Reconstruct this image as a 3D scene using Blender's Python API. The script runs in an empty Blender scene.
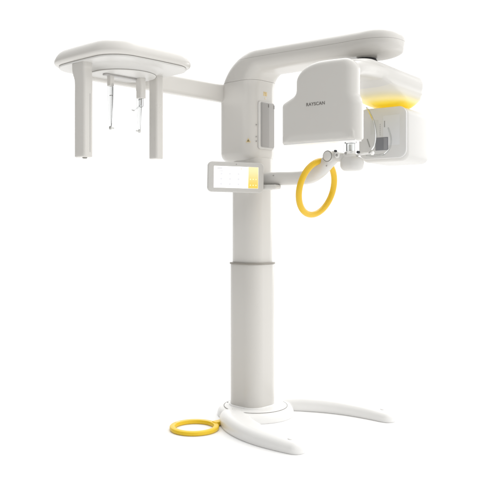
import bpy, bmesh, math
from mathutils import Vector, Matrix

sc = bpy.context.scene
COL = sc.collection
PI = math.pi

# ------------------------------------------------------------------ materials
def mat(name, color, rough=.35, spec=.5, metal=0, coat=0, emit=None, es=0, trans=0, ior=1.45, grain=True):
    m = bpy.data.materials.new(name); m.use_nodes = True
    nt = m.node_tree; b = nt.nodes['Principled BSDF']
    b.inputs['Base Color'].default_value = (*color, 1)
    b.inputs['Roughness'].default_value = rough
    b.inputs['Specular IOR Level'].default_value = spec
    b.inputs['Metallic'].default_value = metal
    b.inputs['Coat Weight'].default_value = coat
    b.inputs['Coat Roughness'].default_value = .15
    b.inputs['Transmission Weight'].default_value = trans
    b.inputs['IOR'].default_value = ior
    if emit:
        b.inputs['Emission Color'].default_value = (*emit, 1)
        b.inputs['Emission Strength'].default_value = es
    if grain and trans == 0 and not emit:
        tc = nt.nodes.new('ShaderNodeTexCoord')
        n = nt.nodes.new('ShaderNodeTexNoise'); n.inputs['Scale'].default_value = 7; n.inputs['Detail'].default_value = 5
        nt.links.new(tc.outputs['Object'], n.inputs['Vector'])
        r = nt.nodes.new('ShaderNodeMapRange')
        r.inputs['To Min'].default_value = max(0, rough-.06); r.inputs['To Max'].default_value = rough+.06
        nt.links.new(n.outputs['Fac'], r.inputs['Value']); nt.links.new(r.outputs['Result'], b.inputs['Roughness'])
        n2 = nt.nodes.new('ShaderNodeTexNoise'); n2.inputs['Scale'].default_value = 420; n2.inputs['Detail'].default_value = 2
        nt.links.new(tc.outputs['Object'], n2.inputs['Vector'])
        bp = nt.nodes.new('ShaderNodeBump'); bp.inputs['Strength'].default_value = .02; bp.inputs['Distance'].default_value = .0004
        nt.links.new(n2.outputs['Fac'], bp.inputs['Height']); nt.links.new(bp.outputs['Normal'], b.inputs['Normal'])
    return m

WHITE = mat('white_lacquer', (.63, .613, .582), .30, coat=.25)
WHITE3 = mat('soft_white_plastic', (.635, .626, .606), .34)
WHITE2 = mat('bright_white_plastic', (.85, .845, .83), .30)
SEAM = mat('seam_gap', (.27, .26, .24), .7)
DARK = mat('dark_rubber', (.03, .03, .035), .6)
GREY = mat('grey_panel', (.34, .33, .32), .35)
GREY_L = mat('light_grey_panel', (.42, .41, .40), .35)
COLLAR = mat('collar_grey', (.30, .28, .25), .4)
PLATE = mat('grey_face_plate', (.66, .66, .655), .22, coat=.3)
PLATE_L = mat('pale_face_inset', (.60, .605, .59), .35)
WINDOW = mat('dark_window', (.22, .225, .245), .25)
WINDOW2 = mat('dark_window_strip', (.29, .295, .315), .25)
YELLOW = mat('yellow_handle', (.79, .50, .022), .34, grain=False)
YELLOW2 = mat('bright_yellow_ring', (.86, .58, .022), .35, grain=False)
INK = mat('logo_ink', (.16, .15, .14), .5)
INKL = mat('pale_ink', (.35, .35, .34), .5)
TAN = mat('sticker_gold', (.72, .58, .34), .5)
GOLD = mat('sticker_dark_gold', (.45, .33, .12), .5)
def acrylic(name):
    # thin clear acrylic: see-through face-on, greyer where the wall is seen edge-on, with a glossy skin
    m = bpy.data.materials.new(name); m.use_nodes = True; nt = m.node_tree
    out = nt.nodes['Material Output']; nt.nodes.remove(nt.nodes['Principled BSDF'])
    lw = nt.nodes.new('ShaderNodeLayerWeight'); lw.inputs['Blend'].default_value = .35
    cr = nt.nodes.new('ShaderNodeValToRGB'); e = cr.color_ramp.elements
    e[0].position = .15; e[0].color = (.96, .965, .965, 1); e[1].position = .95; e[1].color = (.60, .61, .61, 1)
    nt.links.new(lw.outputs['Facing'], cr.inputs[0])
    tr = nt.nodes.new('ShaderNodeBsdfTransparent'); nt.links.new(cr.outputs[0], tr.inputs['Color'])
    gl = nt.nodes.new('ShaderNodeBsdfGlossy'); gl.inputs['Roughness'].default_value = .08
    mx = nt.nodes.new('ShaderNodeMixShader'); fr_ = nt.nodes.new('ShaderNodeFresnel'); fr_.inputs['IOR'].default_value = 1.22
    nt.links.new(fr_.outputs[0], mx.inputs[0]); nt.links.new(tr.outputs[0], mx.inputs[1]); nt.links.new(gl.outputs[0], mx.inputs[2])
    nt.links.new(mx.outputs[0], out.inputs['Surface']); return m
CLEAR = acrylic('clear_acrylic')
BEZEL = mat('screen_bezel', (.57, .562, .542), .35)
UI = mat('screen_white', (.8, .8, .8), .2, emit=(1, 1, 1), es=1.0)
UIG = mat('screen_marks', (.3, .3, .3), .3, emit=(.60, .60, .63), es=1)
UIGL = mat('screen_faint_marks', (.3, .3, .3), .3, emit=(.34, .34, .37), es=1)
UIR = mat('screen_orange_mark', (.3, .2, .1), .3, emit=(.85, .55, .35), es=.95)
UIY2 = mat('screen_pale_icons', (.5, .5, .3), .3, emit=(1, .86, .45), es=1)

def ramp_mat(name, axis, stops, emit=False, rough=.35, es=1.0, beyond=None):
    """colour printed / lit along one axis of the part's own space"""
    m = bpy.data.materials.new(name); m.use_nodes = True
    nt = m.node_tree; b = nt.nodes['Principled BSDF']; b.inputs['Roughness'].default_value = rough
    tc = nt.nodes.new('ShaderNodeTexCoord'); sp = nt.nodes.new('ShaderNodeSeparateXYZ')
    nt.links.new(tc.outputs['Object'], sp.inputs[0])
    mr = nt.nodes.new('ShaderNodeMapRange')
    mr.inputs['From Min'].default_value = stops[0][0]; mr.inputs['From Max'].default_value = stops[-1][0]
    nt.links.new(sp.outputs[axis], mr.inputs['Value'])
    cr = nt.nodes.new('ShaderNodeValToRGB'); cr.color_ramp.interpolation = 'EASE'
    e = cr.color_ramp.elements
    a, z = stops[0][0], stops[-1][0]
    e[0].position = 0; e[0].color = (*stops[0][1], 1)
    e[1].position = 1; e[1].color = (*stops[-1][1], 1)
    for p, c in stops[1:-1]:
        q = e.new((p-a)/(z-a)); q.color = (*c, 1)
    nt.links.new(mr.outputs[0], cr.inputs[0])
    if emit:
        nt.links.new(cr.outputs[0], b.inputs['Emission Color']); b.inputs['Emission Strength'].default_value = es
        b.inputs['Base Color'].default_value = (.1, .1, .1, 1)
    elif beyond is None:
        nt.links.new(cr.outputs[0], b.inputs['Base Color'])
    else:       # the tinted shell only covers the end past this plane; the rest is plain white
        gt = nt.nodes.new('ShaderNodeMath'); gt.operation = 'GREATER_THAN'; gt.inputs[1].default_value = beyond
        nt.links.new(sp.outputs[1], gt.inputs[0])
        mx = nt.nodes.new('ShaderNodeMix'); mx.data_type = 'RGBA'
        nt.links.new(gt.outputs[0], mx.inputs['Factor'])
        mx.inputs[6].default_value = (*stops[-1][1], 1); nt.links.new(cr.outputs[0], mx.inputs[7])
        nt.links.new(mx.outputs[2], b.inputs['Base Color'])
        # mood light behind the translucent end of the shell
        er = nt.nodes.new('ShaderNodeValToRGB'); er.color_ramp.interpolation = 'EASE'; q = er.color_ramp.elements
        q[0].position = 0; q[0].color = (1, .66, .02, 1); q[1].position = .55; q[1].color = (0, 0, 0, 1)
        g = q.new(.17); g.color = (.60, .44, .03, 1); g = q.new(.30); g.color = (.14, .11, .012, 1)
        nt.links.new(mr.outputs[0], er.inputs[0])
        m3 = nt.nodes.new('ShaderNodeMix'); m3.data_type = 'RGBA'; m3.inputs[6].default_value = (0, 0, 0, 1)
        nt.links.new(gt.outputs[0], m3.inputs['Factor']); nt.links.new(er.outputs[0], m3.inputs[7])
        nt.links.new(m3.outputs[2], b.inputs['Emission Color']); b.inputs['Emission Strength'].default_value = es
    return m
UIY = ramp_mat('screen_yellow_strip', 2, [(-.06, (1, .60, .02)), (.06, (1, .84, .42))], emit=True)
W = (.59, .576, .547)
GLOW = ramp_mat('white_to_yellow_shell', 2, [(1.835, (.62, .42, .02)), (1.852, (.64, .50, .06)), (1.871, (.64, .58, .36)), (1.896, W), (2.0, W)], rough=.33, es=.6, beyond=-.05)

# ------------------------------------------------------------------ mesh helpers
def link(name, me, material, parent=None, smooth=35):
    o = bpy.data.objects.new(name, me); COL.objects.link(o)
    if material: me.materials.clear(); me.materials.append(material)
    if smooth is not None:
        me.polygons.foreach_set('use_smooth', [True]*len(me.polygons))
        try: me.set_sharp_from_angle(angle=math.radians(smooth))
        except Exception: pass
    if parent: o.parent = parent
    return o

def from_bm(name, bm, material, parent=None, smooth=35):
    bmesh.ops.recalc_face_normals(bm, faces=bm.faces)
    me = bpy.data.meshes.new(name); bm.to_mesh(me); bm.free()
    return link(name, me, material, parent, smooth)

def rr(w, h, r, n=8):
    """rounded rectangle, CCW, 4*(n+1) points"""
    r = max(1e-5, min(r, w/2-1e-5, h/2-1e-5)); P = []
    for k, (cx, cy) in enumerate(((w/2-r, h/2-r), (-w/2+r, h/2-r), (-w/2+r, -h/2+r), (w/2-r, -h/2+r))):
        for i in range(n+1):
            a = PI/2*k + PI/2*i/n
            P.append((cx+r*math.cos(a), cy+r*math.sin(a)))
    return P

def loft(bm, rings, cap=True):
    V = [[bm.verts.new(p) for p in R] for R in rings]
    n = len(V[0])
    for a, b in zip(V, V[1:]):
        for i in range(n):
            bm.faces.new((a[i], a[(i+1) % n], b[(i+1) % n], b[i]))
    if cap:
        bm.faces.new(V[0][::-1]); bm.faces.new(V[-1])
    return V

def frame(c, X, Y):
    c, X, Y = Vector(c), Vector(X).normalized(), Vector(Y).normalized()
    return lambda p: tuple(c + X*p[0] + Y*p[1])

def rslab(bm, c, X, Y, w, h, t, r, e, n=8, k=5):
    """rounded slab: w x h rounded rectangle in plane X,Y, thickness t along X x Y, edge radius e. c is its centre"""
    X, Y = Vector(X).normalized(), Vector(Y).normalized(); Z = X.cross(Y)
    c = Vector(c); e = min(e, t/2)
    prof = []
    for i in range(k+1):
        a = PI/2*i/k
        prof.append((e*(1-math.sin(a)), -t/2+e*(1-math.cos(a))))
    for i in range(k+1):
        a = PI/2*i/k
        prof.append((e*(1-math.cos(a)), t/2-e+e*math.sin(a)))
    rings = []
    for ins, d in prof:
        f = frame(c+Z*d, X, Y)
        rings.append([f(p) for p in rr(w-2*ins, h-2*ins, max(r-ins, 1e-4), n)])
    loft(bm, rings)

def slab(name, m, parent, *a, **k):
    bm = bmesh.new(); rslab(bm, *a, **k); return from_bm(name, bm, m, parent)

def disc_rings(bm, c, axis, prof, n=64, cap=True):
    """revolve (radius, distance along axis) around axis"""
    Z = Vector(axis).normalized(); X = Z.orthogonal().normalized(); Y = Z.cross(X); c = Vector(c)
    rings = [[tuple(c+Z*d+X*(r*math.cos(2*PI*i/n))+Y*(r*math.sin(2*PI*i/n))) for i in range(n)] for r, d in prof]
    loft(bm, rings, cap)

def lathe(name, m, parent, c, axis, prof, n=64, smooth=35):
    bm = bmesh.new(); disc_rings(bm, c, axis, prof, n); return from_bm(name, bm, m, parent, smooth)

def torus(bm, c, axis, R, r, n=96, k=20, sy=1, Xd=None):
    Z = Vector(axis).normalized()
    X = (Vector(Xd) - Z*Vector(Xd).dot(Z)).normalized() if Xd else Z.orthogonal().normalized()
    Y = Z.cross(X); c = Vector(c); V = []
    for i in range(n):
        a = 2*PI*i/n; d = X*math.cos(a)+Y*math.sin(a)
        V.append([bm.verts.new(c+d*(R+r*math.cos(2*PI*j/k))+Z*(r*sy*math.sin(2*PI*j/k))) for j in range(k)])
    for i in range(n):
        for j in range(k):
            bm.faces.new((V[i][j], V[(i+1) % n][j], V[(i+1) % n][(j+1) % k], V[i][(j+1) % k]))

def catmull(P, sub=8):
    out = []
    Q = [P[0]] + list(P) + [P[-1]]
    for i in range(1, len(Q)-2):
        p0, p1, p2, p3 = [Vector(q) for q in Q[i-1:i+3]]
        for j in range(sub):
            t = j/sub
            out.append(.5*((2*p1)+(-p0+p2)*t+(2*p0-5*p1+4*p2-p3)*t*t+(-p0+3*p1-3*p2+p3)*t**3))
    out.append(Vector(P[-1])); return out

def sweep(bm, P, dims, side=None, up=None, r=.5, n=6, round_ends=(1, 1), sub=8, k=5, plan=False):
    """P: control points (3D); dims: (w, h) per control point; rounded-rect section, r = radius as share of min dim"""
    C = catmull([Vector(p) for p in P], sub)
    D = catmull([Vector((a, b, 0)) for a, b in dims], sub)
    st = []
    N = len(C)
    for i in range(N):
        t = (C[min(i+1, N-1)]-C[max(i-1, 0)]).normalized()
        if side is not None: X = Vector(side); X = (X-t*X.dot(t)).normalized(); Y = t.cross(X)
        else: U = Vector(up or (0, 0, 1)); X = U.cross(t).normalized(); Y = t.cross(X)
        st.append((C[i], X, Y, D[i].x, D[i].y, t))
    rings = []
    def sec(c, X, Y, w, h): rings.append([frame(c, X, Y)(p) for p in rr(w, h, r*min(w, h), n)])
    if round_ends[0]:
        c, X, Y, w, h, t = st[0]; e = min(w, h)/2*round_ends[0]
        for i in range(k):
            a = PI/2*i/k; q = e*(1-math.sin(a))
            sec(c-t*e*math.cos(a), X, Y, max(w-2*q, w*.12), max(h-2*q, h*.12))
    for c, X, Y, w, h, t in st: sec(c, X, Y, w, h)
    if round_ends[1]:
        c, X, Y, w, h, t = st[-1]; e = min(w, h)/2*round_ends[1]
        for i in range(1, k+1):
            a = PI/2*i/k; q = e*(1-math.cos(a))
            if plan:        # half-round in plan, height easing down
                hh_ = h*max(.62, math.cos(a)**.35); rings.append([frame(c+t*w/2*math.sin(a)-Y*(h-hh_)/2, X, Y)(p) for p in rr(max(w*math.cos(a), .012), hh_, r*min(max(w*math.cos(a), .012), hh_), n)]); continue
            sec(c+t*e*math.sin(a), X, Y, max(w-2*q, w*.12), max(h-2*q, h*.12))
    loft(bm, rings)

def remeshed(name, bm, material, parent, voxel=.004, smooth=8, flatten=None):
    """fuse overlapping closed shells into one continuous moulded body"""
    bmesh.ops.recalc_face_normals(bm, faces=bm.faces)
    me = bpy.data.meshes.new(name+'_raw'); bm.to_mesh(me); bm.free()
    o = bpy.data.objects.new('raw', me); COL.objects.link(o)
    r = o.modifiers.new('r', 'REMESH'); r.mode = 'VOXEL'; r.voxel_size = voxel; r.use_smooth_shade = True
    s = o.modifiers.new('s', 'SMOOTH'); s.factor = .5; s.iterations = smooth
    dg = bpy.context.evaluated_depsgraph_get()
    out = bpy.data.meshes.new_from_object(o.evaluated_get(dg)); out.name = name
    bpy.data.objects.remove(o); bpy.data.meshes.remove(me)
    if flatten is not None:
        for v in out.vertices:
            if v.co.z < flatten: v.co.z = flatten
    return link(name, out, material, parent, None if False else 180)

def box_bm(bm, x0, x1, y0, y1, z0, z1):
    g = bmesh.ops.create_cube(bm, size=1)['verts']
    bmesh.ops.scale(bm, vec=(x1-x0, y1-y0, z1-z0), verts=g)
    bmesh.ops.translate(bm, vec=((x0+x1)/2, (y0+y1)/2, (z0+z1)/2), verts=g)

def sub(o, label=None):
    if label: o['label'] = label
    return o

# ------------------------------------------------------------------ floor
bm = bmesh.new(); s = 60
bm.faces.new([bm.verts.new(p) for p in ((-s, -s, 0), (s, -s, 0), (s, s, 0), (-s, s, 0))])
FLOORM = mat('seamless_white_floor', (.90, .90, .90), .6, spec=.2)
fl = from_bm('floor', bm, FLOORM, smooth=None); fl['kind'] = 'structure'

# ------------------------------------------------------------------ the machine: x = forward along the overhead arm, -y = towards the skull clamp
ROOT = bpy.data.objects.new('dental_xray_machine', None); COL.objects.link(ROOT)
ROOT.location = (.062, 4.588, 0); ROOT.rotation_euler = (0, 0, math.radians(-43))
ROOT['label'] = 'white floor-standing dental x-ray machine on a telescopic column with yellow ring handles'
ROOT['category'] = 'x-ray machine'
XX, YY, ZZ = (1, 0, 0), (0, 1, 0), (0, 0, 1)

# ---- base
bm = bmesh.new()
disc_rings(bm, (.03, 0, 0), ZZ, [(.232, -.02), (.235, .006), (.236, .02), (.230, .036), (.218, .048), (.200, .054), (.18, .055)], 96)
for sg in (1, -1):
    ex = .030 if sg > 0 else .008
    P = [(-.01, .175), (.06, .240), (.17, .318), (.31, .382), (.45, .415), (.58+ex*.5, .424), (.672+ex, .420)]
    hh = [.056, .074, .084, .081, .074, .067, .058]
    ww = [.11, .150, .168, .158, .142, .124, .110]
    sweep(bm, [(x, sg*y, h*.5-.012) for (x, y), h in zip(P, hh)], list(zip(ww, [h+.024 for h in hh])), up=(0, 0, 1), r=.45, round_ends=(1, 1), k=10, plan=True)
base = remeshed('base', bm, WHITE2, ROOT, .0042, 20, flatten=.0008)
# cover ring seam and foot caps
bm = bmesh.new(); disc_rings(bm, (.03, 0, 0), ZZ, [(.193, .05), (.193, .0562), (.190, .0580), (.17, .0586), (.05, .0586)], 96)
cov = from_bm('base_cover', bm, WHITE2, ROOT)
bm = bmesh.new(); torus(bm, (.03, 0, .0556), ZZ, .1955, .0014, 128, 8)
from_bm('seam', bm, SEAM, base)
for x, y in ((.672, .422), (.652, -.425), (.150, -.325), (.150, .325)):
    lathe('foot_cap', WHITE2, base, (x, y, .040), ZZ, [(.013, 0), (.013, .0420 if x < .3 else .0235), (.0115, .0440 if x < .3 else .0255), (.005, .0445 if x < .3 else .026)], 32)
# small dark screws on the cover rim
for a in (205, 262):
    lathe('screw', DARK, cov, (.03+.182*math.cos(math.radians(a)), .182*math.sin(math.radians(a)), .058), ZZ, [(.004, 0), (.004, .0015), (.002, .002)], 16)

# ---- yellow ring lying on the floor, joined to the base by its tab
bm = bmesh.new()
V = []
RC = Vector((.002, -.492, 0)); n = 96
prof = [(.112, .002), (.110, .006), (.110, .020), (.113, .024), (.137, .024), (.141, .020), (.141, .006), (.138, .002)]
for i in range(n):
    a = 2*PI*i/n
    V.append([bm.verts.new((RC.x+r*math.cos(a), RC.y+r*math.sin(a), z)) for r, z in prof])
for i in range(n):
    for j in range(len(prof)):
        bm.faces.new((V[i][j], V[(i+1) % n][j], V[(i+1) % n][(j+1) % len(prof)], V[i][(j+1) % len(prof)]))
fr = from_bm('floor_ring', bm, YELLOW2, ROOT, 50)
bm = bmesh.new(); rslab(bm, (.050, -.305, .017), (1, -.15, 0), (.15, 1, 0), .042, .14, .022, .008, .004)
from_bm('tab', bm, YELLOW2, fr)
slab('marking', mat('ring_marking', (.90, .78, .45), .5), fr, (-.118, -.51, .0245), (.08, 1, 0), (-1, .08, 0), .03, .010, .0012, .003, .0004)

# ---- columns
def column(name, z0, z1, a, r, m, e=.004):
    bm = bmesh.new(); rslab(bm, (.004, 0, (z0+z1)/2), XX, YY, a, a, z1-z0, r, e, n=12); return from_bm(name, bm, m, ROOT)
low = column('lower_column', .056, .928, .243, .087, WHITE)
cl = column('column_collar', .926, .937, .254, .092, COLLAR, .004)
column('upper_column', .934, 1.575, .222, .081, WHITE)
column('column_foot', .050, .066, .261, .095, WHITE2, .006)

# ---- carriage and overhead arm: one bent body cut at its two joints
def arm_body():
    rings = []; fx_ = .110
    wv = .264
    def st(inner, outer, w=wv, r=.082):
        i, o = Vector((inner[0], 0, inner[1])), Vector((outer[0], 0, outer[1]))
        c = (i+o)/2; N = (o-i); d = N.length
        f = frame(c, (0, 1, 0), N.normalized())
        rings.append([f(p) for p in rr(w, d, min(r, d*.44), 10)])
    # rounded bottom
    for k in range(8):
        a = PI/2*k/7; q = .050*(1-math.sin(a))
        st((fx_-q*.12, 1.61-.062*math.cos(a)), (-.186+q, 1.61-.062*math.cos(a)), wv-2*q)
    for z in (1.7, 1.8, 1.9): st((fx_, z), (-.186, z))
    M = 22
    for k in range(M+1):
        t = PI/2*k/M
        st((fx_+.078*(1-math.cos(t)), 1.998+.088*math.sin(t)),
           (-.186+.31*(1-math.cos(t)), 1.935+.295*math.sin(t)), wv, .082)
    for x in (.35, .55, .75): st((x, 2.088-.026*(x-.2)), (x-.02, 2.232-.034*(x-.1)), wv, .08)
    # rounded nose
    L = .175; x0 = .882
    for k in range(15):
        a = PI/2*k/14; s_ = math.sin(a)
        w = wv*(math.cos(a)**.80 if k < 14 else .0)+.012
        hcut = .048*(1-math.cos(a))**1.3
        st((x0+L*s_, 2.068+hcut*.75), (x0-.004+L*s_*.985, 2.204-hcut*1.1), max(w, .03), .08)
    b = bmesh.new(); loft(b, rings); bmesh.ops.recalc_face_normals(b, faces=b.faces); return b
def cut(b, z, keep_above, tilt=0):
    g = b.verts[:]+b.edges[:]+b.faces[:]
    r = bmesh.ops.bisect_plane(b, geom=g, plane_co=(0, 0, z), plane_no=(tilt, 0, 1), clear_inner=keep_above, clear_outer=not keep_above)
    ed = [e for e in r['geom_cut'] if isinstance(e, bmesh.types.BMEdge)]
    bmesh.ops.holes_fill(b, edges=ed)
b = arm_body(); cut(b, 2.0408, False); carriage = from_bm('carriage', b, WHITE, ROOT, 40)
b = arm_body(); cut(b, 2.0420, True); cut(b, 2.1700, False, .03); arm = from_bm('overhead_arm', b, WHITE, ROOT, 40)
b = arm_body(); cut(b, 2.1709, True, .03); from_bm('arm_cover', b, WHITE, ROOT, 40)

# ---- carriage details on the front face (x = .076)
fx = .110
slab('panel_frame', WHITE3, carriage, (fx+.002, .002, 1.772), YY, ZZ, .140, .290, .012, .014, .005)
slab('side_panel', GREY_L, carriage, (fx+.007, .010, 1.775), YY, ZZ, .122, .272, .012, .010, .003)
slab('panel_cover', GREY, carriage, (fx+.012, -.014, 1.773), YY, ZZ, .070, .266, .008, .008, .003)
slab('latch', INK, carriage, (fx+.0165, .012, 1.893), YY, ZZ, .004, .020, .003, .001, .0005)
slab('latch', GREY, carriage, (fx+.0130, .066, 1.890), YY, ZZ, .008, .022, .004, .002, .001)
for z in (1.771, 1.699, 1.672):
    lathe('screw', GREY, carriage, (fx-.002, -.080, z), XX, [(.0042, 0), (.0042, .003), (.002, .004)], 16)
st_ = slab('warning_label', TAN, carriage, (fx+.0005, -.002, 1.965), YY, ZZ, .034, .026, .0012, .003, .0003)
for k, z in enumerate((1.973, 1.966, 1.958)):
    slab('label_line', GOLD, st_, (fx+.0013, -.003+.002*k, z), YY, ZZ, .022-.004*k, .0022, .0006, .0005, .0001)
slab('label_tag', mat('pale_sticker', (.75, .66, .5), .5), carriage, (fx+.0005, .0, 1.938), YY, ZZ, .010, .012, .0012, .002, .0003)
# warning triangle on the rounded corner
bm = bmesh.new()
c = Vector((.0735, -.1135, 1.676)); nn = Vector((.6, -.8, 0)); tt = Vector((.8, .6, 0))
pts = [c+tt*-.015+Vector((0, 0, -.012)), c+tt*.015+Vector((0, 0, -.012)), c+Vector((0, 0, .015))]
loft(bm, [[tuple(p+nn*.0045) for p in pts], [tuple(p+nn*.0065) for p in pts]])
tri = from_bm('warning_triangle', bm, TAN, carriage)
bm = bmesh.new(); pts = [c+(p-c)*.55+Vector((0, 0, -.001)) for p in pts]
loft(bm, [[tuple(p+nn*.0066) for p in pts], [tuple(p+nn*.0075) for p in pts]])
from_bm('symbol', bm, mat('warning_symbol', (.22, .19, .10), .5), tri)

# ---- rotation bearing
lathe('bearing', DARK, ROOT, (.84, 0, 2.048), ZZ, [(.030, -.012), (.046, -.003), (.054, 0), (.057, .003), (.057, .011), (.052, .014), (.052, .035)], 64)

# ------------------------------------------------------------------ rotating gantry, turned 7 degrees
G = Matrix.Translation((.84, 0, 0)) @ Matrix.Rotation(math.radians(7), 4, 'Z')
HF = -.55      # face of the detector housing
def bow(x): return .30*x*x
def hous_outline():
    """half outline right side, mirrored; z up"""
    def arc(cx, cz, r, a0, a1, n=10):
        return [(cx+r*math.cos(math.radians(a0+(a1-a0)*i/n)), cz+r*math.sin(math.radians(a0+(a1-a0)*i/n))) for i in range(n+1)]
    R = arc(.205, 1.582, .010, -90, 0, 5) + [(.215, 1.66)] + arc(.195, 1.742, .020, 0, 40, 5) + \
        arc(.222, 1.800, .026, 225, 180, 5) + [(.196, 1.86)] + arc(.138, 1.908, .058, 0, 88, 14) + [(.09, 1.967)]
    L = [(.030+.156*math.cos(math.radians(a)), 1.872+.095*math.sin(math.radians(a))) for a in range(90, 181, 6)] + [(-.126, 1.855)] + arc(-.156, 1.835, .030, 0, -58, 6) + \
        arc(-.190, 1.762, .024, 118, 180, 6) + [(-.214, 1.66)] + arc(-.204, 1.582, .010, 180, 270, 5)
    return R+L
bm = bmesh.new()
def dense(P, step=.03):
    out = []; n = len(P)
    for i in range(n):
        a, b_ = P[i], P[(i+1) % n]
        m = max(1, int(math.hypot(b_[0]-a[0], b_[1]-a[1])/step))
        for j in range(m): out.append((a[0]+(b_[0]-a[0])*j/m, a[1]+(b_[1]-a[1])*j/m))
    return out
O = dense(hous_outline(), .012)
def inset(P, d):
    n = len(P); out = []
    for i in range(n):
        a, b_, c_ = Vector(P[i-1]), Vector(P[i]), Vector(P[(i+1) % n])
        e1 = (b_-a); e2 = (c_-b_)
        nrm = Vector((-e1.y, e1.x)).normalized()+Vector((-e2.y, e2.x)).normalized()
        nrm.normalize(); out.append(tuple(b_+nrm*d))
    return out
rings = []
T = .105; e = .040
for k in range(1, 14):       # domed front, built as nested outlines so the bow stays smooth
    q = k/14; I0 = inset(O, e); rings.append([(x*q, HF+bow(x*q), 1.77+(z-1.77)*q) for x, z in [(x*(1-.35*e), zz+(z-zz)*(.3 if z < 1.6 else 1)) for (x, z), (_, zz) in zip(I0, O)]])
for k in range(7):
    a = PI/2*k/6; q = e*(1-math.sin(a)); y = HF+e*(1-math.cos(a)); rings.append([(x*(1-.35*q), y+bow(x), zz+(z-zz)*(.3 if z < 1.6 else 1)) for (x, z), (_, zz) in zip(inset(O, q), O)])
e2 = .05
for k in range(7):
    a = PI/2*k/6; q = .012*(1-math.cos(a)); y = HF+T-e2+e2*math.sin(a); rings.append([(x, y, z) for x, z in inset(O, q)])
loft(bm, rings)
# beam over the bearing
rings = []
for z, e0, e1, x0, x1, r in ((1.840, .275, .438, -.080, .080, .95), (1.846, .235, .446, -.098, .098, .92), (1.858, .17, .450, -.120, .121, .85), (1.873, .09, .452, -.138, .143, .78),
                             (1.890, .00, .453, -.148, .160, .7), (1.910, -.10, .453, -.150, .170, .62), (1.93, -.20, .452, -.150, 0.166, .58),
                             (1.950, -.30, .451, -.148, 0.169, .55), (1.975, -.36, .449, -.142, 0.170, .55), (1.992, -.35, .446, -.132, 00.158, .55), (2.004, -.31, .438, -.114, 0.158, .55), (2.011, -.25, .415, -.08, .135, .55)):
    hx, hy = (x1-x0)/2, (e1-e0)/2
    rings.append([(x+(x0+x1)/2, (e0+e1)/2+y, z) for x, y in rr(2*hx, 2*hy, r*min(hx, hy), 14)])
loft(bm, rings)
# neck of the housing bending over into the beam
sweep(bm, [(.062, -.480, 1.900), (.060, -.455, 1.915), (.052, -.38, 1.935), (.035, -.24, 1.952), (.025, -.10, 1.960)],
      [(.22, .06), (.25, .075), (.265, .080), (.28, .080), (.29, .07)], side=(1, 0, 0), r=.45, round_ends=(.5, 1), n=10)
rings = []
disc_rings(bm, (0, 0, 0), ZZ, [(.09, 1.98), (.08, 2.02), (.065, 2.038), (.056, 2.048)], 48)
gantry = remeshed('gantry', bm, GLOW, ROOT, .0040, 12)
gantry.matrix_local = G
# underside lip of the housing, a paler strip
bm = bmesh.new()
P2 = [(-.198+.398*i/24, 0) for i in range(25)]
ra = [[(x, HF+.016+bow(x)+(0 if s_ in (0, 1) else .065), 1.576-(.0065 if s_ in (1, 2) else 0)) for s_ in (0, 1, 2, 3)] for x, _ in P2]
loft(bm, ra); lip = from_bm('bottom_lip', bm, WHITE2, gantry)
# maker's lettering
cu = bpy.data.curves.new('t', 'FONT'); cu.body = 'RAYSCAN'; cu.size = .0222; cu.align_x = 'CENTER'; cu.extrude = .0004; cu.offset = .0003
cu.space_character = 1.08
to = bpy.data.objects.new('t', cu); COL.objects.link(to)
tm = bpy.data.meshes.new_from_object(to.evaluated_get(bpy.context.evaluated_depsgraph_get())); bpy.data.objects.remove(to)
for v in tm.vertices:
    x, z, d = v.co.x+.0015, v.co.y, v.co.z
    v.co = (x, HF+bow(x)-.0006-d, 1.748+z)
link('lettering', tm, INK, gantry, None)
# yellow light ring under the bowl
lathe('glow_ring', ramp_mat('lit_yellow', 2, [(1.80, (.95, .70, .02)), (1.86, (.95, .75, .05))], rough=.4), gantry, (0, .362, 1.818), ZZ, [(.062, 0), (.064, .004), (.072, .026), (.070, .030)], 64)

# ---- tube head
bm = bmesh.new()
tx, ty0, ty1, tz0, tz1 = 0, .205, .535, 1.533, 1.828
rslab(bm, (tx, (ty0+ty1)/2, (tz0+tz1)/2-.004), XX, ZZ, .292, tz1-tz0+.008, ty1-ty0, .048, .030, n=10, k=8)
tube = from_bm('tube_head', bm, WHITE3, ROOT, 60); tube.matrix_local = G
fp = slab('face_plate', PLATE, tube, (-.001, ty0-.003, 1.6865), XX, ZZ, .290, .288, .014, .046, .005)
slab('collimator_window', WINDOW, tube, (-.003, ty0-.0105, 1.626), XX, ZZ, .078, .073, .003, .003, .001)
slab('window_strip', WINDOW2, tube, (.020, ty0-.0122, 1.626), XX, ZZ, .022, .066, .002, .001, .0005)
slab('window_strip', WINDOW2, tube, (-.038, ty0-.0122, 1.626), XX, ZZ, .003, .066, .002, .001, .0005)
slab('pale_inset', PLATE_L, tube, (-.048, ty0-.0105, 1.722), XX, ZZ, .047, .080, .002, .002, .0006)
slab('rating_label', mat('silver_label', (.68, .69, .705), .25), tube, (.055, ty0-.0105, 1.70), XX, ZZ, .10, .17, .001, .004, .0004)
for k in range(7):
    slab('label_mark', INK, tube, (.0145, ty0-.0104, 1.752-.0052*k), XX, ZZ, .006, .0035, .0016, .0004, .0002)
for k in range(6):
    slab('label_mark', INKL, tube, (-.013, ty0-.0104, 1.735-.0115*k), XX, ZZ, .0022, .008, .0012, .0004, .0002)
slab('label_mark', INKL, tube, (-.085, ty0-.0106, 1.635), (1, 0, .35), (-.35, 0, 1), .007, .052, .0016, .002, .0004)

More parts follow.
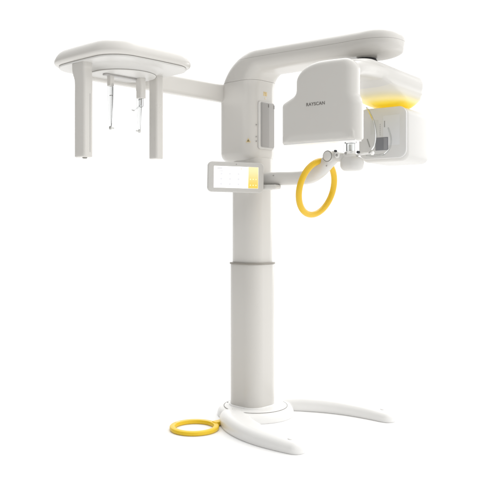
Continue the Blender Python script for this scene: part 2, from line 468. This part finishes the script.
# ------------------------------------------------------------------ chin support arm
bm = bmesh.new()
sweep(bm, [(.02, 0, 1.442), (.20, 0, 1.444), (.36, 0, 1.442), (.45, 0, 1.448), (.52, 0, 1.478), (.585, 0, 1.528), (.625, 0, 1.553)],
      [(.10, .080), (.095, .080), (.088, .078), (.085, .080), (.082, .078), (.078, .072), (.072, .064)], side=(0, -1, 0), r=.40, round_ends=(1, 1.1))
sarm = from_bm('support_arm', bm, WHITE3, ROOT, 60)
bm = bmesh.new(); disc_rings(bm, (.614, -.058, 1.553), YY, [(.020, 0), (.026, .003), (.029, .010), (.029, .05)], 48)
jc = from_bm('joint_cap', bm, WHITE3, sarm)
bm = bmesh.new(); torus(bm, (.614, -.050, 1.553), YY, .0295, .0022, 64, 10); from_bm('joint_seam', bm, SEAM, sarm)
for x, z in ((.47, 1.470), (.60, 1.500), (.215, 1.462)):
    lathe('screw', GREY, sarm, (x, -.038 if x > .3 else -.046, z), (0, -1, 0), [(.004, 0), (.004, .003), (.002, .0035)], 16)
# lower bracket of the touch screen
bm = bmesh.new()
sweep(bm, [(.05, -.06, 1.392), (.16, -.055, 1.392), (.245, -.05, 1.393)], [(.075, .034), (.07, .032), (.062, .028)], side=(0, -1, 0), r=.42, round_ends=(1, 1))
from_bm('screen_bracket', bm, WHITE3, ROOT, 60)

# chin rest
bm = bmesh.new()
sweep(bm, [(.635, 0, 1.552), (.68, 0, 1.545)], [(.062, .058), (.06, .05)], side=(0, -1, 0), r=.45)
rslab(bm, (.745, 0, 1.505), XX, YY, .135, .105, .078, .05, .034, n=10, k=8)
rslab(bm, (.735, 0, 1.545), XX, YY, .085, .075, .026, .035, .010)
chin = remeshed('chin_rest', bm, WHITE3, ROOT, .003, 6)
slab('bite_post', CLEAR, chin, (.735, 0, 1.588), XX, YY, .046, .030, .066, .008, .003)
slab('bite_plate', CLEAR, chin, (.735, 0, 1.624), XX, YY, .064, .040, .010, .012, .003)
slab('bite_insert', WHITE2, chin, (.735, 0, 1.585), XX, YY, .018, .012, .056, .004, .002)
for x, z, r in ((.668, 1.578, .0065), (.818, 1.562, .0075)):
    lathe('adjuster_knob', DARK, chin, (x, -.042, z), (0, -1, 0), [(r, 0), (r, .012), (r*.7, .014)], 24)
bm = bmesh.new(); sweep(bm, [(.78, 0, 1.552), (.83, -.01, 1.556), (.88, -.012, 1.556)], [(.012, .012)]*3, side=(0, 1, 0)); from_bm('support_rod', bm, WHITE2, chin, 60)
lathe('rod_tip', WHITE2, chin, (.875, -.012, 1.556), XX, [(.008, 0), (.011, .004), (.011, .014), (.007, .018)], 24)
lathe('post_clamp', WHITE2, chin, (.735, 0, 1.553), ZZ, [(.026, 0), (.030, .003), (.030, .008), (.027, .010), (.027, .014), (.030, .016), (.030, .020), (.024, .023)], 40)
lathe('clamp_screw', GREY, chin, (.722, -.028, 1.564), (0, -1, 0), [(.0055, 0), (.0055, .006), (.003, .008)], 20)
lathe('hinge_barrel', WHITE2, chin, (.668, -.036, 1.556), YY, [(.013, 0), (.016, .003), (.016, .069), (.013, .072)], 32)
lathe('hinge_pin', GREY, chin, (.668, -.040, 1.556), YY, [(.005, 0), (.007, .001), (.007, .006)], 20)
for y in (-.022, .022):
    slab('bite_bracket', CLEAR, chin, (.735, y, 1.592), XX, ZZ, .060, .052, .004, .010, .001)
# clear temple supports
def temple(P, w):
    bm = bmesh.new(); sweep(bm, P, [(w, .005)]*len(P), side=(.15, -1, 0), r=.45, n=5, round_ends=(1, 1)); return from_bm('temple_support', bm, CLEAR, chin, 60)
temple([(.872, -.02, 1.556), (.902, -.02, 1.59), (.912, -.02, 1.65), (.898, -.02, 1.72), (.872, -.02, 1.775), (.856, -.02, 1.80)], .020)
temple([(.885, .105, 1.556), (.915, .112, 1.59), (.922, .115, 1.64), (.905, .115, 1.70)], .014)
bm = bmesh.new(); sweep(bm, [(.84, 0, 1.548), (.86, .05, 1.548), (.882, .10, 1.555)], [(.009, .009)]*3, up=(0, 0, 1)); from_bm('support_rod', bm, CLEAR, chin, 60)

# ---- yellow handle ring round the support arm
bm = bmesh.new()
ax = Vector((math.cos(math.radians(15)), 0, -math.sin(math.radians(15))))
torus(bm, (.503, 0, 1.380), ax, .158, .0178, 320, 48)
from_bm('handle_ring', bm, YELLOW, ROOT, 60)

# ------------------------------------------------------------------ touch screen
yaw = math.radians(-62)       # face turned towards the camera in the machine's frame
SW, SH = .338, .178
scr_bm = bmesh.new(); rslab(scr_bm, (0, 0, 0), XX, ZZ, SW, SH, .030, .026, .007, n=10)
scr = from_bm('touch_screen', scr_bm, BEZEL, ROOT)
def world_to_root(M):
    R = Matrix.Translation(ROOT.location) @ Matrix.Rotation(math.radians(-43), 4, 'Z')
    return R.inverted() @ M
SY = 4.36
sx = (235.6-242)/740*SY; sz = 1.185+(222-177.3)/740*SY
SM = world_to_root(Matrix.Translation((sx, SY, sz)) @ Matrix.Rotation(math.radians(14), 4, 'Z') @ Matrix.Rotation(math.radians(1.0), 4, 'Y'))
scr.matrix_local = SM
DW, DH = .268, .126
dx = .000
disp = slab('display', UI, scr, (dx, -.0153, -.001), XX, ZZ, DW, DH, .002, .002, .0005)
slab('yellow_strip', UIY, scr, (dx+DW/2-.031, -.0167, -.001), XX, ZZ, .060, DH-.001, .0016, .0015, .0003)
yf = -.0167
for i in range(3):
    for j in range(3):
        x = dx-.090+i*.052+(.0 if i < 2 else .0); z = .018-j*.030
        if i == 2: x -= .0
        slab('icon', UIG, scr, (x, yf, z), XX, ZZ, .014, .013, .001, .006, .0002)
        slab('icon_caption', UIGL, scr, (x, yf, z-.0105), XX, ZZ, .020, .0022, .001, .0006, .0002)
slab('heading', UIGL, scr, (dx-.100, yf, .050), XX, ZZ, .030, .0042, .001, .001, .0002)
slab('heading_line', UIG, scr, (dx-.068, yf, .045), XX, ZZ, .020, .0025, .001, .001, .0002)
slab('heading', UIGL, scr, (dx-.098, yf, .034), XX, ZZ, .036, .003, .001, .001, .0002)
slab('heading_line', UIGL, scr, (dx-.030, yf, .034), XX, ZZ, .085, .0018, .001, .0005, .0002)
slab('status_mark', UIR, scr, (dx+.030, yf, .049), XX, ZZ, .0045, .008, .001, .001, .0002)
for i in range(3):
    for z in (-.010, -.045):
        slab('strip_icon', UIY2, scr, (dx+DW/2-.031-.017+i*.017, -.0179, z), XX, ZZ, .0065, .0065, .0008, .003, .0002)
lathe('camera_eye', GREY, scr, (0, -.0145, .0755), (0, -1, 0), [(.0035, 0), (.0035, .001), (.002, .0013)], 24)
# arm behind the screen
bm = bmesh.new()
inv = SM
p0 = inv @ Vector((.03, .015, -.02)); p1 = inv @ Vector((.06, .05, -.03))
sweep(bm, [tuple(p0), tuple(p1), (.075, -.09, 1.405), (.06, -.03, 1.41)], [(.06, .05)]*4, up=(0, 0, 1), r=.42)
from_bm('screen_neck', bm, WHITE2, ROOT, 60)

# ------------------------------------------------------------------ side arm with skull clamp (towards -y)
bm = bmesh.new()
rslab(bm, (-.150, -.625, 1.984), XX, ZZ, .060, .112, 1.13, .022, .012, n=8)
from_bm('side_arm', bm, WHITE, ROOT)
CY = -1.0
def barrel(w, h, r, bl, n=16):
    """rounded rectangle whose sides bow outwards"""
    P = []
    for (x, y) in dense(rr(w, h, r, 12)):
        P.append((x*(1+bl*(1-(2*y/h)**2)), y*(1+bl*(1-(2*x/w)**2))))
    return P
rings = []
base_o = barrel(.57, .57, .13, .04)
for ins, z in ((.030, 1.986), (.012, 1.988), (.004, 1.994), (.0, 2.002), (.001, 2.014), (.008, 2.032), (.018, 2.048), (.031, 2.059), (.052, 2.067), (.09, 2.072), (.2, 2.076)):
    s_ = 1-ins/.285
    rings.append([(x*s_, CY+y*s_, z) for x, y in base_o])
bm = bmesh.new(); loft(bm, rings)
head = from_bm('clamp_head', bm, WHITE, ROOT, 60)
# seam just above the underside
rings = []
for s_, z in ((.931, 1.9840), (.931, 1.9865)):
    rings.append([(x*s_, CY+y*s_, z) for x, y in base_o])
bm = bmesh.new(); loft(bm, rings); from_bm('seam', bm, SEAM, head)
rings = []
for s_, z in ((.88, 1.974), (.925, 1.976), (.932, 1.979), (.932, 1.984)):
    rings.append([(x*s_, CY+y*s_, z) for x, y in base_o])
bm = bmesh.new(); loft(bm, rings); from_bm('underside_cover', bm, WHITE3, head, 40)
# turntable drum
lathe('turntable', WHITE3, head, (0, CY, 0), ZZ, [(.165, 1.9425), (.170, 1.944), (.1725, 1.949), (.176, 1.957), (.184, 1.966), (.200, 1.972), (.235, 1.978)], 96, 60)
bm = bmesh.new(); torus(bm, (0, CY, 1.9465), ZZ, .1725, .0014, 128, 8); from_bm('seam', bm, SEAM, head)

# two hanging legs
def hang(name, y, wx, wy, z0, flare):
    bm = bmesh.new()
    P = []; D = []
    for z, dxx, k in ((1.975, -.010*flare, 1+.16*flare), (1.945, -.009*flare, 1+.15*flare), (1.915, -.004*flare, 1+.05*flare), (1.88, 0, 1), (1.80, 0, 1), (1.65, 0, 1), (z0, 0, 1)):
        P.append((dxx, y, z)); D.append((wx*k, wy))
    sweep(bm, P, D, side=(1, 0, 0), r=.24, n=6, round_ends=(0, .22), sub=5)
    return from_bm(name, bm, WHITE, ROOT, 50)
l1 = hang('sensor_leg', -1.245, .088, .056, 1.512, 1.4)
l2 = hang('collimator_leg', -.775, .068, .052, 1.532, 0)
lathe('leg_foot', SEAM, l1, (.01, -1.245, 1.500), ZZ, [(.010, 0), (.012, .003), (.012, .008)], 24)
slab('leg_groove', GREY, l1, (.0437, -1.238, 1.675), YY, ZZ, .003, .29, .001, .001, .0004)

# ear rods and nose rest
slide = slab('rod_slide', GREY_L, head, (0, CY, 1.938), XX, YY, .034, .24, .010, .006, .003)
def ear(y, sgn):
    blk = slab('ear_rod_block', WHITE, head, (0, y, 1.912), XX, YY, .030, .026, .060, .005, .003)
    bm = bmesh.new()
    sweep(bm, [(0, y, 1.89), (0, y, 1.82), (0, y, 1.75), (0, y-.001*sgn, 1.668)], [(.040, .008), (.038, .008), (.030, .007), (.014, .007)], side=(1, 0, 0), r=.4, n=5)
    o = from_bm('ear_rod', bm, CLEAR, blk, 60)
    lathe('ear_tip', mat('ear_tip_grey', (.62, .62, .6), .4), blk, (0, y+sgn*-.004, 1.668), (0, sgn, 0), [(.009, 0), (.010, .004), (.008, .009), (.004, .013), (.004, .024), (.002, .026)], 24)
    slab('rod_screw', GREY, blk, (0, y, 1.835), XX, YY, .016, .004, .003, .001, .0005)
ear(-1.080, 1); ear(-.892, -1)
nb = slab('nose_rest_block', WHITE, head, (.030, -.905, 1.890), XX, YY, .042, .036, .108, .007, .004)
bm = bmesh.new(); sweep(bm, [(.032, -.905, 1.84), (.032, -.905, 1.80)], [(.022, .022)]*2, side=(1, 0, 0), r=.48); from_bm('nose_rest_tube', bm, CLEAR, nb, 60)
bm = bmesh.new(); sweep(bm, [(.032, -.905, 1.845), (.032, -.905, 1.803)], [(.005, .005)]*2, side=(1, 0, 0), r=.48); from_bm('nose_rest_pin', bm, GREY, nb, 60)
bm = bmesh.new(); sweep(bm, [(.032, -.912, 1.80), (.020, -.925, 1.782), (.010, -.935, 1.772), (-.004, -.935, 1.778)], [(.014, .005)]*4, up=(0, 0, 1), r=.45); from_bm('nose_pad', bm, CLEAR, nb, 60)

# ------------------------------------------------------------------ light
w = bpy.data.worlds.new('World'); sc.world = w; w.use_nodes = True
nt = w.node_tree; bg = nt.nodes['Background']
tc = nt.nodes.new('ShaderNodeTexCoord')
vm = nt.nodes.new('ShaderNodeVectorMath'); vm.operation = 'DOT_PRODUCT'
vm.inputs[1].default_value = Vector((-.86, -.50, -.05)).normalized()     # the unlit side of the studio, behind and left of the camera
nt.links.new(tc.outputs['Generated'], vm.inputs[0])
mr = nt.nodes.new('ShaderNodeMapRange'); mr.interpolation_type = 'SMOOTHSTEP'
mr.inputs['From Min'].default_value = -.35; mr.inputs['From Max'].default_value = .75
mr.inputs['To Min'].default_value = 1.27; mr.inputs['To Max'].default_value = .06
nt.links.new(vm.outputs['Value'], mr.inputs['Value'])
sz_ = nt.nodes.new('ShaderNodeSeparateXYZ'); nt.links.new(tc.outputs['Generated'], sz_.inputs[0])
m2 = nt.nodes.new('ShaderNodeMapRange'); m2.interpolation_type = 'SMOOTHSTEP'      # extra overhead brightness added to the world to whiten the floor
m2.inputs['From Min'].default_value = .25; m2.inputs['From Max'].default_value = .85
m2.inputs['To Min'].default_value = 0; m2.inputs['To Max'].default_value = .75
nt.links.new(sz_.outputs[2], m2.inputs['Value'])
ad = nt.nodes.new('ShaderNodeMath'); ad.operation = 'ADD'
nt.links.new(mr.outputs[0], ad.inputs[0]); nt.links.new(m2.outputs[0], ad.inputs[1])
nt.links.new(ad.outputs[0], bg.inputs['Strength']); bg.inputs['Color'].default_value = (1, .995, .985, 1)

def area(name, loc, target, size, power, color=(1, 1, 1)):
    l = bpy.data.lights.new(name, 'AREA'); l.shape = 'RECTANGLE'; l.size = size[0]; l.size_y = size[1]; l.energy = power; l.color = color
    o = bpy.data.objects.new(name, l); COL.objects.link(o); o.location = loc
    o.rotation_euler = (Vector(target)-Vector(loc)).to_track_quat('-Z', 'Y').to_euler()
area('softbox_right', (4.6, 8.2, 2.2), (.3, 4.4, 1.2), (2.2, 3.0), 42)
area('softbox_top', (.5, 6.0, 5.2), (.2, 4.3, 0), (4, 3), 50)

# ------------------------------------------------------------------ camera
cam = bpy.data.cameras.new('camera'); co = bpy.data.objects.new('camera', cam); COL.objects.link(co)
co.location = (0, 0, 1.185); co.rotation_euler = (PI/2, 0, 0)
cam.sensor_width = 36; cam.lens = 740/484*36; cam.shift_y = -20/484; cam.clip_end = 300
sc.camera = co
sc.view_settings.view_transform = 'Standard'; sc.view_settings.look = 'None'; sc.view_settings.exposure = 0; sc.view_settings.gamma = 1
sc.render.resolution_x = sc.render.resolution_y = 1024
